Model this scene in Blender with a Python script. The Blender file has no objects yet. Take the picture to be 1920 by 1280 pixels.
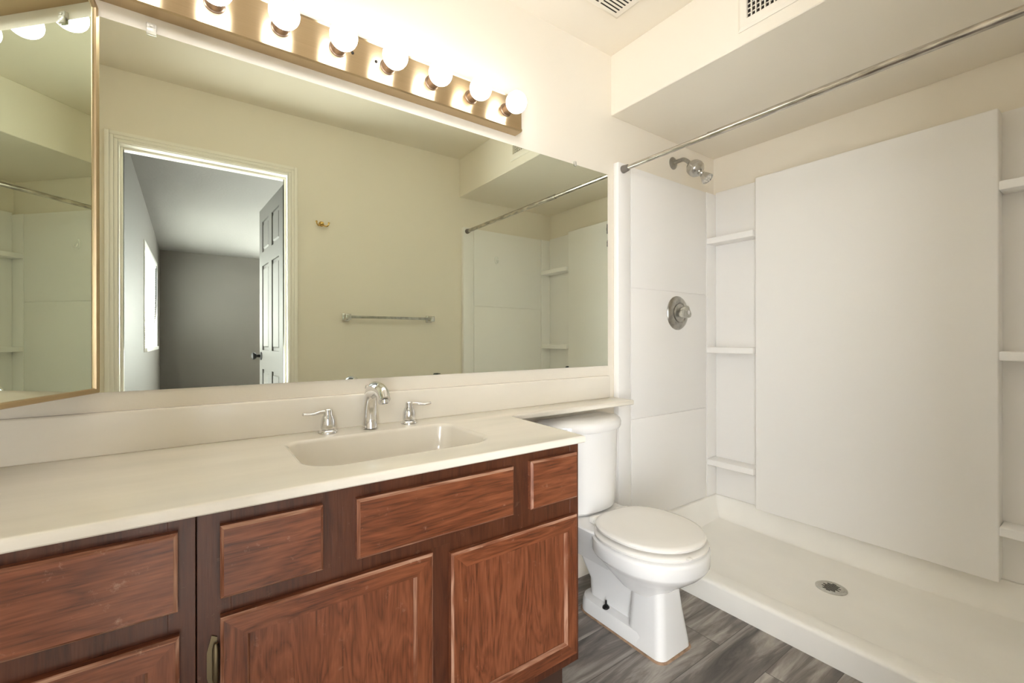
import bpy, bmesh, math, random
from mathutils import Vector, Matrix
random.seed(7)
PI = math.pi
scene = bpy.context.scene
COL = scene.collection

# ------------------------------------------------------------------ camera, world, exposure
cam_data = bpy.data.cameras.new('camera')
cam_data.sensor_width = 36.0
cam_data.lens = 828.16 / 1920 * 36.0
cam_data.shift_y = -5.5 / 1920
cam_data.clip_start = 0.02
cam = bpy.data.objects.new('camera', cam_data)
COL.objects.link(cam)
cam.location = (0.0, -1.45, 1.082)
cam.rotation_euler = (PI / 2, math.radians(0.08), math.radians(-35.533))
scene.camera = cam

world = bpy.data.worlds.new('world')
scene.world = world
world.use_nodes = True
world.node_tree.nodes['Background'].inputs[0].default_value = (0.75, 0.86, 1.0, 1)
world.node_tree.nodes['Background'].inputs[1].default_value = 1.0

scene.view_settings.view_transform = 'Standard'
scene.view_settings.look = 'None'
scene.view_settings.exposure = 2.76
scene.view_settings.gamma = 1.0
scene.view_settings.use_curve_mapping = False
scene.cycles.max_bounces = 20
scene.cycles.diffuse_bounces = 14
scene.cycles.glossy_bounces = 8

BULB_STRENGTH = 2.7
WINDOW_STRENGTH = 2.6
PATIO_FILL_STRENGTH = 2.7
FAR_FILL_STRENGTH = 8.5

# ------------------------------------------------------------------ room dimensions (metres)
# x runs along the mirror wall (y = 0), the room lies at y < 0, the camera stands at x = 0
W = 1.514          # mirror wall to door wall
CEIL = 2.437
XL, XR = -0.42, 2.52
SOF_X, SOF_Z = 1.62, 2.150
DX0, DX1, DZ = -0.316, 0.446, 2.065     # doorway in the door wall
WT = 0.12                                # door wall thickness

# ------------------------------------------------------------------ materials
def srgb(r, g, b):
    f = lambda c: c / 12.92 if c <= 0.04045 else ((c + 0.055) / 1.055) ** 2.4
    return (f(r / 255), f(g / 255), f(b / 255), 1.0)

def mat(name, col, rough=0.5, metal=0.0, spec=0.5, bump=0.0, bump_scale=60.0, coat=0.0,
        vary=0.0, vary_scale=3.0, vary_stretch=(1, 1, 1), transmission=0.0, emit=None, emit_str=0.0):
    m = bpy.data.materials.new(name)
    m.use_nodes = True
    nt = m.node_tree
    b = nt.nodes['Principled BSDF']
    b.inputs['Base Color'].default_value = col
    b.inputs['Roughness'].default_value = rough
    b.inputs['Metallic'].default_value = metal
    b.inputs['Specular IOR Level'].default_value = spec
    b.inputs['Coat Weight'].default_value = coat
    b.inputs['Coat Roughness'].default_value = 0.08
    b.inputs['Transmission Weight'].default_value = transmission
    if emit:
        b.inputs['Emission Color'].default_value = emit
        b.inputs['Emission Strength'].default_value = emit_str
    tc = nt.nodes.new('ShaderNodeTexCoord')
    if vary > 0:
        mp = nt.nodes.new('ShaderNodeMapping')
        mp.inputs['Scale'].default_value = vary_stretch
        nt.links.new(tc.outputs['Object'], mp.inputs['Vector'])
        nz = nt.nodes.new('ShaderNodeTexNoise')
        nz.inputs['Scale'].default_value = vary_scale
        nz.inputs['Detail'].default_value = 5
        nt.links.new(mp.outputs['Vector'], nz.inputs['Vector'])
        rp = nt.nodes.new('ShaderNodeValToRGB')
        rp.color_ramp.elements[0].position = 0.3
        rp.color_ramp.elements[1].position = 0.7
        rp.color_ramp.elements[0].color = tuple(c * (1 - vary) for c in col[:3]) + (1,)
        rp.color_ramp.elements[1].color = tuple(min(1, c * (1 + vary)) for c in col[:3]) + (1,)
        nt.links.new(nz.outputs['Fac'], rp.inputs['Fac'])
        nt.links.new(rp.outputs['Color'], b.inputs['Base Color'])
    if bump > 0:
        nz2 = nt.nodes.new('ShaderNodeTexNoise')
        nz2.inputs['Scale'].default_value = bump_scale
        nz2.inputs['Detail'].default_value = 3
        nt.links.new(tc.outputs['Object'], nz2.inputs['Vector'])
        bp = nt.nodes.new('ShaderNodeBump')
        bp.inputs['Strength'].default_value = bump
        bp.inputs['Distance'].default_value = 0.002
        nt.links.new(nz2.outputs['Fac'], bp.inputs['Height'])
        nt.links.new(bp.outputs['Normal'], b.inputs['Normal'])
    return m

def oak(name, dark, mid, light, along, rough=0.38, cathedral=0.0, scratch=0.0):
    """stained oak; `along` is the axis the grain runs along"""
    m = bpy.data.materials.new(name)
    m.use_nodes = True
    nt = m.node_tree
    N, L = nt.nodes, nt.links
    b = N['Principled BSDF']
    b.inputs['Roughness'].default_value = rough
    tc = N.new('ShaderNodeTexCoord')
    oi = N.new('ShaderNodeObjectInfo')
    ofs = N.new('ShaderNodeVectorMath'); ofs.operation = 'MULTIPLY_ADD'
    comb = N.new('ShaderNodeCombineXYZ')
    for k in range(3):
        L.new(oi.outputs['Random'], comb.inputs[k])
    L.new(comb.outputs[0], ofs.inputs[0])
    ofs.inputs[1].default_value = (7.3, 3.1, 9.7)
    L.new(tc.outputs['Object'], ofs.inputs[2])
    mp = N.new('ShaderNodeMapping')
    s = [20.0, 20.0, 20.0]
    s[along] = 2.6
    mp.inputs['Scale'].default_value = s
    L.new(ofs.outputs[0], mp.inputs['Vector'])
    # broad figure
    wv = N.new('ShaderNodeTexNoise')
    wv.inputs['Scale'].default_value = 1.1
    wv.inputs['Detail'].default_value = 3.0
    wv.inputs['Distortion'].default_value = 1.2
    L.new(mp.outputs[0], wv.inputs['Vector'])
    mul = N.new('ShaderNodeMath'); mul.operation = 'MULTIPLY'
    mul.inputs[1].default_value = 7.0 + cathedral * 5
    L.new(wv.outputs['Fac'], mul.inputs[0])
    fr = N.new('ShaderNodeMath'); fr.operation = 'PINGPONG'
    fr.inputs[1].default_value = 1.0
    L.new(mul.outputs[0], fr.inputs[0])
    # fine pores
    mp2 = N.new('ShaderNodeMapping')
    s2 = [260.0, 260.0, 260.0]
    s2[along] = 16.0
    mp2.inputs['Scale'].default_value = s2
    L.new(ofs.outputs[0], mp2.inputs['Vector'])
    po = N.new('ShaderNodeTexNoise')
    po.inputs['Scale'].default_value = 1.0
    po.inputs['Detail'].default_value = 2.0
    L.new(mp2.outputs[0], po.inputs['Vector'])
    mx = N.new('ShaderNodeMix'); mx.data_type = 'FLOAT'
    mx.inputs[0].default_value = 0.66
    L.new(fr.outputs[0], mx.inputs[2])
    L.new(po.outputs['Fac'], mx.inputs[3])
    rp = N.new('ShaderNodeValToRGB')
    e = rp.color_ramp.elements
    e[0].position = 0.18; e[0].color = dark
    e[1].position = 0.78; e[1].color = light
    k = rp.color_ramp.elements.new(0.42); k.color = mid
    L.new(mx.outputs[0], rp.inputs['Fac'])
    col_out = rp.outputs['Color']
    if scratch > 0:
        sn = N.new('ShaderNodeTexNoise')
        sn.inputs['Scale'].default_value = 34
        sn.inputs['Detail'].default_value = 6
        sn.inputs['Roughness'].default_value = 0.75
        L.new(ofs.outputs[0], sn.inputs['Vector'])
        sr = N.new('ShaderNodeValToRGB')
        sr.color_ramp.elements[0].position = 0.61
        sr.color_ramp.elements[1].position = 0.76
        sr.color_ramp.elements[0].color = (0, 0, 0, 1)
        sr.color_ramp.elements[1].color = (scratch, scratch, scratch, 1)
        L.new(sn.outputs['Fac'], sr.inputs['Fac'])
        mc = N.new('ShaderNodeMix'); mc.data_type = 'RGBA'
        L.new(sr.outputs['Color'], mc.inputs[0])
        L.new(col_out, mc.inputs[6])
        mc.inputs[7].default_value = srgb(205, 170, 145)
        col_out = mc.outputs[2]
    L.new(col_out, b.inputs['Base Color'])
    bp = N.new('ShaderNodeBump')
    bp.inputs['Strength'].default_value = 0.25
    bp.inputs['Distance'].default_value = 0.001
    L.new(po.outputs['Fac'], bp.inputs['Height'])
    L.new(bp.outputs['Normal'], b.inputs['Normal'])
    return m

def plank_floor():
    m = bpy.data.materials.new('grey vinyl planks')
    m.use_nodes = True
    nt = m.node_tree; N, L = nt.nodes, nt.links
    b = N['Principled BSDF']
    b.inputs['Roughness'].default_value = 0.42
    tc = N.new('ShaderNodeTexCoord')
    br = N.new('ShaderNodeTexBrick')
    br.offset = 0.37
    br.inputs['Scale'].default_value = 1.0
    br.inputs['Brick Width'].default_value = 0.92
    br.inputs['Row Height'].default_value = 0.152
    br.inputs['Mortar Size'].default_value = 0.0012
    br.inputs['Mortar Smooth'].default_value = 0.2
    br.inputs['Color1'].default_value = (0.0, 0.0, 0.0, 1)
    br.inputs['Color2'].default_value = (1.0, 1.0, 1.0, 1)
    br.inputs['Mortar'].default_value = (0.5, 0.5, 0.5, 1)
    L.new(tc.outputs['Object'], br.inputs['Vector'])
    mp = N.new('ShaderNodeMapping')
    mp.inputs['Scale'].default_value = (2.2, 17.0, 1.0)
    L.new(tc.outputs['Object'], mp.inputs['Vector'])
    addv = N.new('ShaderNodeVectorMath'); addv.operation = 'MULTIPLY_ADD'
    L.new(br.outputs['Color'], addv.inputs[0])
    addv.inputs[1].default_value = (5.0, 31.0, 0.0)
    L.new(mp.outputs[0], addv.inputs[2])
    n1 = N.new('ShaderNodeTexNoise')
    n1.inputs['Scale'].default_value = 1.0
    n1.inputs['Detail'].default_value = 7
    n1.inputs['Roughness'].default_value = 0.62
    n1.inputs['Distortion'].default_value = 0.9
    L.new(addv.outputs[0], n1.inputs['Vector'])
    rp = N.new('ShaderNodeValToRGB')
    e = rp.color_ramp.elements
    e[0].position = 0.30; e[0].color = srgb(70, 66, 63)
    e[1].position = 0.72; e[1].color = srgb(190, 183, 174)
    k = rp.color_ramp.elements.new(0.5); k.color = srgb(122, 114, 108)
    L.new(n1.outputs['Fac'], rp.inputs['Fac'])
    tone = N.new('ShaderNodeMix'); tone.data_type = 'RGBA'; tone.blend_type = 'MULTIPLY'
    tone.inputs[0].default_value = 0.20
    L.new(rp.outputs['Color'], tone.inputs[6])
    L.new(br.outputs['Color'], tone.inputs[7])
    seam = N.new('ShaderNodeMix'); seam.data_type = 'RGBA'
    L.new(br.outputs['Fac'], seam.inputs[0])
    L.new(tone.outputs[2], seam.inputs[6])
    seam.inputs[7].default_value = srgb(78, 71, 66)
    L.new(seam.outputs[2], b.inputs['Base Color'])
    bp = N.new('ShaderNodeBump')
    bp.inputs['Strength'].default_value = 0.15
    bp.inputs['Distance'].default_value = 0.001
    L.new(n1.outputs['Fac'], bp.inputs['Height'])
    L.new(bp.outputs['Normal'], b.inputs['Normal'])
    return m

def brushed(name, col, rough, aniso):
    """sheet metal brushed along x: highlights stretch up and down"""
    m = mat(name, col, rough=rough, metal=1.0)
    nt = m.node_tree; N, L = nt.nodes, nt.links
    b = N['Principled BSDF']
    b.inputs['Anisotropic'].default_value = aniso
    b.inputs['Anisotropic Rotation'].default_value = 0.25
    tg = N.new('ShaderNodeCombineXYZ')
    tg.inputs[0].default_value = 1.0
    L.new(tg.outputs[0], b.inputs['Tangent'])
    tc = N.new('ShaderNodeTexCoord')
    mp = N.new('ShaderNodeMapping')
    mp.inputs['Scale'].default_value = (3, 3, 400)
    L.new(tc.outputs['Object'], mp.inputs['Vector'])
    nz = N.new('ShaderNodeTexNoise')
    nz.inputs['Scale'].default_value = 1.0
    nz.inputs['Detail'].default_value = 3
    L.new(mp.outputs[0], nz.inputs['Vector'])
    rp = N.new('ShaderNodeValToRGB')
    rp.color_ramp.elements[0].color = tuple(c * .9 for c in col[:3]) + (1,)
    rp.color_ramp.elements[1].color = tuple(c * 1.1 for c in col[:3]) + (1,)
    L.new(nz.outputs['Fac'], rp.inputs['Fac'])
    L.new(rp.outputs['Color'], b.inputs['Base Color'])
    return m

def old_mirror(name, tint, spots):
    """silvered glass with a few black desilvered specks near the edge"""
    m = mat(name, tint, rough=0.0, metal=1.0)
    if spots:
        nt = m.node_tree; N, L = nt.nodes, nt.links
        b = N['Principled BSDF']
        b.inputs['Specular IOR Level'].default_value = 0.5
    return m

M = {}
M['wall'] = mat('cream wall paint', (.80, .748, .65, 1), rough=0.55, bump=0.12, bump_scale=120)
M['ceiling'] = mat('cream ceiling paint', (.80, .742, .64, 1), rough=0.6, bump=0.12, bump_scale=120)
M['trim'] = mat('cream gloss trim', (.86, .83, .76, 1), rough=0.35)
M['grey_wall'] = mat('grey bedroom paint', srgb(104, 100, 96), rough=0.6)
M['grey_ceiling'] = mat('textured grey ceiling', srgb(118, 116, 114), rough=0.8, bump=0.9, bump_scale=45)
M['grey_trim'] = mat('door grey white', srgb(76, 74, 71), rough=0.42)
M['floor'] = plank_floor()
M['carpet'] = mat('bedroom floor', srgb(196, 187, 174), rough=0.9, bump=0.5, bump_scale=300)
M['acrylic'] = mat('white acrylic', (.86, .85, .835, 1), rough=0.42, spec=0.4, bump=0.03, bump_scale=35)
M['pan'] = mat('cream shower pan', (.87, .855, .81, 1), rough=0.4, spec=0.4, vary=0.03, vary_scale=4)
M['china'] = mat('white china', srgb(232, 231, 229), rough=0.07, coat=0.4)
M['seat'] = mat('white toilet seat', srgb(233, 230, 224), rough=0.2)
M['marble'] = mat('cultured marble', (.80, .755, .665, 1), rough=0.22, coat=0.25, vary=0.05, vary_scale=2.2, vary_stretch=(1, 6, 3))
M['basin'] = mat('cultured marble basin', srgb(226, 220, 208), rough=0.15, coat=0.4)
M['mirror'] = old_mirror('old mirror', (0.79, 0.83, 0.72, 1), True)
M['mirror_edge'] = mat('mirror edge', srgb(60, 66, 58), rough=0.3)
M['chrome'] = mat('chrome', (0.78, 0.78, 0.79, 1), rough=0.07, metal=1.0)
M['dull_chrome'] = mat('dull chrome', (0.40, 0.39, 0.36, 1), rough=0.28, metal=1.0, vary=0.25, vary_scale=40)
M['worn_chrome'] = mat('worn chrome', (0.50, 0.47, 0.42, 1), rough=0.22, metal=1.0, vary=0.4, vary_scale=18, vary_stretch=(6, 1, 6))
M['head_chrome'] = mat('brushed chrome', (0.60, 0.59, 0.56, 1), rough=0.24, metal=1.0, vary=0.12, vary_scale=40)
M['brass'] = brushed('brushed antique brass', (0.56, 0.43, 0.27, 1), 0.30, 0.85)
M['brass_trim'] = mat('brass frame', (.52, .395, .24, 1), rough=0.36, metal=1.0)
M['gold_hook'] = mat('polished brass', srgb(205, 170, 100), rough=0.15, metal=1.0)
M['socket'] = mat('bronze socket', (.24, .17, .12, 1), rough=0.35, metal=0.8)
M['socket_liner'] = mat('white socket liner', srgb(230, 225, 215), rough=0.4)
M['bulb'] = mat('lit globe glass', (1, 1, 1, 1), rough=0.3, emit=(0.98, 0.985, 0.99, 1), emit_str=BULB_STRENGTH)
M['bulb_warm'] = mat('lit warmer globe glass', (1, 1, 1, 1), rough=0.3, emit=(1.0, 0.94, 0.84, 1), emit_str=BULB_STRENGTH * 0.6)
M['oak_frame'] = oak('dark oak face frame', srgb(58, 28, 15), srgb(76, 39, 22), srgb(90, 49, 30), 2, rough=0.36, scratch=0.18)
M['oak_h'] = oak('oak drawer grain', srgb(68, 33, 18), srgb(108, 58, 34), srgb(136, 80, 51), 0, rough=0.34, cathedral=0.3, scratch=0.4)
M['oak_v'] = oak('oak door grain', srgb(68, 33, 18), srgb(108, 58, 34), srgb(136, 80, 51), 2, rough=0.34, cathedral=0.2, scratch=0.3)
M['oak_panel'] = oak('oak panel figure', srgb(80, 41, 23), srgb(114, 63, 39), srgb(138, 82, 54), 2, rough=0.32, cathedral=0.8, scratch=0.25)
M['oak_worn_lit'] = oak('worn and highlit oak edge', srgb(88, 48, 30), srgb(134, 84, 60), srgb(188, 148, 124), 0, rough=0.4, scratch=0.7)  # lighter tone holds both edge wear and a painted-in highlight
M['oak_worn_lit_v'] = oak('worn and highlit oak upright edge', srgb(88, 48, 30), srgb(134, 84, 60), srgb(188, 148, 124), 2, rough=0.4, scratch=0.7)
M['dark_gap'] = mat('dark recess', srgb(40, 30, 24), rough=0.9)
M['toe'] = mat('toe kick', srgb(62, 40, 28), rough=0.7)
M['hinge'] = mat('antique hinge', srgb(120, 108, 84), rough=0.35, metal=0.9)
M['black_metal'] = mat('black iron', srgb(30, 28, 27), rough=0.4, metal=0.6)
M['plastic_clear'] = mat('clear plastic clip', srgb(232, 228, 216), rough=0.15, transmission=0.4)
M['vent_white'] = mat('almond vent plastic', (.80, .75, .66, 1), rough=0.45)
M['vent_dark'] = mat('vent cavity', srgb(42, 36, 30), rough=0.9)
M['caulk'] = mat('stained caulk', srgb(150, 122, 98), rough=0.8, vary=0.35, vary_scale=40)
M['white_plastic'] = mat('white plastic', srgb(240, 240, 238), rough=0.25)
M['rubber'] = mat('grey rubber', srgb(112, 106, 100), rough=0.6)
M['hose'] = mat('braided hose', srgb(150, 148, 144), rough=0.4, metal=0.7)
M['acrylic_clear'] = mat('clear acrylic knob', srgb(225, 224, 215), rough=0.12, transmission=0.75)
M['pane'] = mat('daylit pane', (1, 1, 1, 1), rough=0.2, emit=(0.95, 0.98, 1.0, 1), emit_str=WINDOW_STRENGTH)
M['patio'] = mat('added patio fill glass', (1, 1, 1, 1), rough=0.2, emit=(0.94, 0.97, 1.0, 1), emit_str=PATIO_FILL_STRENGTH)  # glow of the added patio door that fills the bathroom
M['far_fill_pane'] = mat('added far fill pane', (1, 1, 1, 1), rough=0.2, emit=(0.96, 0.98, 1.0, 1), emit_str=FAR_FILL_STRENGTH)  # glow of the added far window, brightens the left drawers
M['blind'] = mat('white blind', srgb(240, 240, 238), rough=0.5)

# ------------------------------------------------------------------ mesh helpers
def B():
    return bmesh.new()

def add_box(bm, x0, x1, y0, y1, z0, z1, bevel=0.0, seg=2, mi=0, bevel_mi=None):
    r = bmesh.ops.create_cube(bm, size=1.0)
    vs = r['verts']
    for v in vs:
        v.co = Vector(((x0 + x1) / 2 + v.co.x * (x1 - x0), (y0 + y1) / 2 + v.co.y * (y1 - y0), (z0 + z1) / 2 + v.co.z * (z1 - z0)))
    fs = {f for v in vs for f in v.link_faces}
    for f in fs:
        f.material_index = mi
    if bevel > 0:
        es = list({e for v in vs for e in v.link_edges})
        rb = bmesh.ops.bevel(bm, geom=es, offset=bevel, segments=seg, profile=0.5, affect='EDGES')
        for f in rb['faces']:
            f.material_index = mi if bevel_mi is None else bevel_mi

def loft(bm, rings, cap0=True, cap1=True, mi=0, closed=True):
    vr = [[bm.verts.new(p) for p in ring] for ring in rings]
    n = len(vr[0])
    out = []
    for a, b in zip(vr[:-1], vr[1:]):
        for i in range(n if closed else n - 1):
            j = (i + 1) % n
            try:
                out.append(bm.faces.new((a[i], a[j], b[j], b[i])))
            except ValueError:
                pass
    if cap0:
        out.append(bm.faces.new(list(reversed(vr[0]))))
    if cap1:
        out.append(bm.faces.new(vr[-1]))
    for f in out:
        f.material_index = mi
    return vr

def frame_of(axis):
    a = Vector(axis).normalized()
    h = Vector((0, 0, 1)) if abs(a.z) < 0.9 else Vector((1, 0, 0))
    u = a.cross(h).normalized()
    return a, u, a.cross(u).normalized()

def add_lathe(bm, origin, axis, prof, seg=32, cap0=True, cap1=True, mi=0):
    """prof: list of (radius, height along axis)"""
    a, u, v = frame_of(axis)
    o = Vector(origin)
    rings = []
    for r, h in prof:
        rings.append([o + a * h + (u * math.cos(2 * PI * i / seg) + v * math.sin(2 * PI * i / seg)) * max(r, 1e-5) for i in range(seg)])
    loft(bm, rings, cap0, cap1, mi)

def add_tube(bm, pts, radii, seg=16, mi=0, squash=None):
    pts = [Vector(p) for p in pts]
    if not isinstance(radii, (list, tuple)):
        radii = [radii] * len(pts)
    rings = []
    t0 = (pts[1] - pts[0]).normalized()
    _, u, v = frame_of(t0)
    prev = t0
    for i, p in enumerate(pts):
        t = (pts[min(i + 1, len(pts) - 1)] - pts[max(i - 1, 0)]).normalized()
        q = prev.rotation_difference(t)
        u = q @ u; v = q @ v; prev = t
        r = radii[i]
        ru, rv = (r, r) if not isinstance(r, tuple) else r
        rings.append([p + u * math.cos(2 * PI * k / seg) * ru + v * math.sin(2 * PI * k / seg) * rv for k in range(seg)])
    loft(bm, rings, True, True, mi)

def spline(pts, n=8):
    """Catmull-Rom through pts"""
    P = [Vector(p) for p in pts]
    P = [P[0] * 2 - P[1]] + P + [P[-1] * 2 - P[-2]]
    out = []
    for i in range(1, len(P) - 2):
        for k in range(n):
            t = k / n
            a, b, c, d = P[i - 1], P[i], P[i + 1], P[i + 2]
            out.append(0.5 * ((2 * b) + (c - a) * t + (2 * a - 5 * b + 4 * c - d) * t * t + (3 * b - a - 3 * c + d) * t ** 3))
    out.append(P[-2])
    return out

def superellipse(cx, cy, a, b, n, z, seg=64):
    out = []
    for i in range(seg):
        t = 2 * PI * i / seg
        c, s = math.cos(t), math.sin(t)
        out.append(Vector((cx + a * math.copysign(abs(c) ** (2 / n), c), cy + b * math.copysign(abs(s) ** (2 / n), s), z)))
    return out

def offset_poly(P, d):
    """inset a counter-clockwise polygon by d"""
    n = len(P); out = []
    for i in range(n):
        a, b, c = Vector(P[i - 1]), Vector(P[i]), Vector(P[(i + 1) % n])
        e0 = (b - a).normalized(); e1 = (c - b).normalized()
        n0 = Vector((-e0.y, e0.x)); n1 = Vector((-e1.y, e1.x))
        k = 1 + n0.dot(n1)
        out.append(b + (n0 + n1) * (d / max(k, 0.2)))
    return out

def fill_between(bm, loops, mi=0):
    es = []
    for vs in loops:
        for i in range(len(vs)):
            e = bm.edges.get((vs[i], vs[(i + 1) % len(vs)]))
            es.append(e or bm.edges.new((vs[i], vs[(i + 1) % len(vs)])))
    r = bmesh.ops.triangle_fill(bm, edges=es, use_beauty=True, use_dissolve=False)
    for g in r['geom']:
        if isinstance(g, bmesh.types.BMFace):
            g.material_index = mi

ORIGIN = {}
def thing(name, label, cat, loc=(0, 0, 0), group=None):
    o = bpy.data.objects.new(name, None)
    COL.objects.link(o)
    o.location = loc
    o.empty_display_size = 0.05
    o['label'] = label; o['category'] = cat
    if group:
        o['group'] = group
    ORIGIN[o.name] = Vector(loc)
    return o

def obj(name, bm, mats, parent=None, loc=None, smooth=30.0, label=None):
    """one mesh object from world-space geometry; a child keeps its thing's origin"""
    bmesh.ops.remove_doubles(bm, verts=bm.verts, dist=1e-6)
    bmesh.ops.recalc_face_normals(bm, faces=bm.faces)
    if parent is not None:
        root = parent
        while root.parent is not None:
            root = root.parent
        org = ORIGIN[root.name]
    else:
        org = Vector(loc) if loc is not None else Vector((0, 0, 0))
    bmesh.ops.translate(bm, verts=bm.verts, vec=-org)
    me = bpy.data.meshes.new(name)
    bm.to_mesh(me); bm.free()
    for m in (mats if isinstance(mats, (list, tuple)) else [mats]):
        me.materials.append(m)
    if smooth:
        me.shade_smooth()
        me.set_sharp_from_angle(angle=math.radians(smooth))
    o = bpy.data.objects.new(name, me)
    COL.objects.link(o)
    if parent is not None:
        o.parent = parent
    else:
        o.location = org
        ORIGIN[o.name] = org
    if label:
        o['label'] = label
    return o

def tag(o, label, cat, group=None):
    o['label'] = label; o['category'] = cat
    if group:
        o['group'] = group
    return o

def struct(name, bm, mats, parent=None, label=None, cat=None, smooth=30.0):
    o = obj(name, bm, mats, parent, smooth=smooth)
    if parent is None:
        o['kind'] = 'structure'
        if label:
            o['label'] = label
        if cat:
            o['category'] = cat
    return o

# ------------------------------------------------------------------ the room
b = B(); add_box(b, XL - .1, XR + .1, -W - WT, 0.1, -0.1, 0.0)
struct('floor', b, M['floor'], label='grey wood-look vinyl plank floor in front of the vanity', cat='floor')
b = B(); add_box(b, XL - .1, XR + .1, -W - WT, 0.1, CEIL, CEIL + 0.1)
struct('ceiling', b, M['ceiling'], label='cream bathroom ceiling above the light bar', cat='ceiling')
b = B(); add_box(b, XL - .1, XR + .1, 0.0, 0.1, 0.0, CEIL)
struct('wall_back', b, M['wall'], label='cream wall behind the big mirror', cat='wall')
b = B(); add_box(b, XL - .1, XL, -W, 0.0, 0.0, CEIL)
struct('wall_left', b, M['wall'], label='cream side wall that carries the medicine cabinet', cat='wall')
b = B(); add_box(b, XR, XR + .1, -W, 0.0, 0.0, CEIL)
struct('wall_right', b, M['wall'], label='cream wall above the long side of the shower', cat='wall')
b = B()
add_box(b, XL - .1, DX0 - .02, -W - WT, -W, 0, CEIL)
add_box(b, DX1 + .02, XR + .1, -W - WT, -W, 0, CEIL)
add_box(b, DX0 - .02, DX1 + .02, -W - WT, -W, DZ + .02, CEIL)
struct('wall_front', b, M['wall'], label='cream wall with the doorway, seen in the big mirror', cat='wall')
b = B(); add_box(b, SOF_X, XR, -W, 0.0, SOF_Z, CEIL, bevel=0.003, seg=1)
struct('ceiling_soffit', b, M['wall'], label='boxed cream soffit above the shower', cat='soffit')

# door casing and jamb
b = B()
CW = 0.054
def casing_layer(t0, t1, in0, in1):
    y0, y1 = -W, -W + t1
    add_box(b, DX0 - in1, DX0 - in0, y0, y1, 0, DZ + in1, bevel=0.0025, seg=2)
    add_box(b, DX1 + in0, DX1 + in1, y0, y1, 0, DZ + in1, bevel=0.0025, seg=2)
    add_box(b, DX0 - in0, DX1 + in0, y0, y1, DZ + in0, DZ + in1, bevel=0.0025, seg=2)
casing_layer(0, 0.010, 0.004, 0.024)
casing_layer(0, 0.014, 0.020, 0.040)
casing_layer(0, 0.018, 0.036, CW)
struct('trim_1', b, M['trim'], label='cream moulded casing around the doorway', cat='door casing')
b = B()
add_box(b, DX0 - .02, DX0, -W - WT - .003, -W + .004, 0, DZ)
add_box(b, DX1, DX1 + .02, -W - WT - .003, -W + .004, 0, DZ)
add_box(b, DX0 - .02, DX1 + .02, -W - WT - .003, -W + .004, DZ, DZ + .02)
add_box(b, DX0, DX0 + .011, -W - WT + .04, -W - WT + .075, 0, DZ, bevel=.002)
add_box(b, DX1 - .011, DX1, -W - WT + .04, -W - WT + .075, 0, DZ, bevel=.002)
add_box(b, DX0 + .011, DX1 - .011, -W - WT + .04, -W - WT + .075, DZ - .011, DZ, bevel=.002)
struct('trim_2', b, M['trim'], label='cream door jamb lining the doorway', cat='door jamb')

# ------------------------------------------------------------------ bedroom beyond the doorway (seen in the mirror)
BY0, BY1 = -W - WT, -7.42
BXL, BXR = -0.468, 3.2
FX0, FX1, FZ0, FZ1 = 1.25, 3.0, .80, 2.10     # far window added as fill light, out of the mirror's view
GLY0, GLY1, GLZ1 = -3.0, -1.68, 2.05    # unseen patio door, added to send fill light through the doorway
WY0, WY1, WZ0, WZ1 = -6.63, -4.82, 0.97, 2.135
b = B(); add_box(b, BXL - .1, BXR + .1, BY1 - .1, BY0, -0.1, 0.0)
struct('floor_bedroom', b, M['carpet'], label='bedroom floor beyond the doorway', cat='floor')
b = B()
add_box(b, BXL - .12, BXL, BY1, WY0, 0, 3.0)
add_box(b, BXL - .12, BXL, WY1, GLY0, 0, 3.0)
add_box(b, BXL - .12, BXL, GLY1, BY0, 0, 3.0)
add_box(b, BXL - .12, BXL, GLY0, GLY1, GLZ1, 3.0)
add_box(b, BXL - .12, BXL, WY0, WY1, 0, WZ0)
add_box(b, BXL - .12, BXL, WY0, WY1, WZ1, 3.0)
struct('wall_bedroom_left', b, M['grey_wall'], label='grey bedroom wall with the bright window, in the mirror', cat='wall')
b = B()
add_box(b, BXL - .12, FX0, BY1 - .1, BY1, 0, 3.0)
add_box(b, FX1, BXR + .1, BY1 - .1, BY1, 0, 3.0)
add_box(b, FX0, FX1, BY1 - .1, BY1, 0, FZ0)
add_box(b, FX0, FX1, BY1 - .1, BY1, FZ1, 3.0)
struct('wall_bedroom_back', b, M['grey_wall'], label='plain grey far bedroom wall seen through the doorway', cat='wall')
b = B(); add_box(b, BXR, BXR + .1, BY1, BY0, 0, 3.0)
struct('wall_bedroom_right', b, M['grey_wall'], label='grey bedroom wall opposite the window', cat='wall')
b = B()
add_box(b, XR + .1, BXR + .1, BY0, BY0 + .1, 0, 3.0)
add_box(b, BXL - .12, XR + .1, BY0, BY0 + .1, CEIL + .1, 3.0)
struct('wall_bedroom_front', b, M['grey_wall'], label='grey bedroom wall beside the doorway', cat='wall')
b = B()
zc = lambda y: 2.487 + 0.0545 * (y + 7.35)
def quad_slab(y0, y1):
    P = [(BXL - .12, y0, zc(y0)), (BXR + .1, y0, zc(y0)), (BXR + .1, y1, zc(y1)), (BXL - .12, y1, zc(y1))]
    loft(b, [[Vector(p) for p in P], [Vector(p) + Vector((0, 0, .1)) for p in P]])
quad_slab(BY1 - .1, BY0 + .1)
struct('ceiling_bedroom', b, M['grey_ceiling'], label='textured sloping bedroom ceiling seen through the doorway', cat='ceiling')
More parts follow.
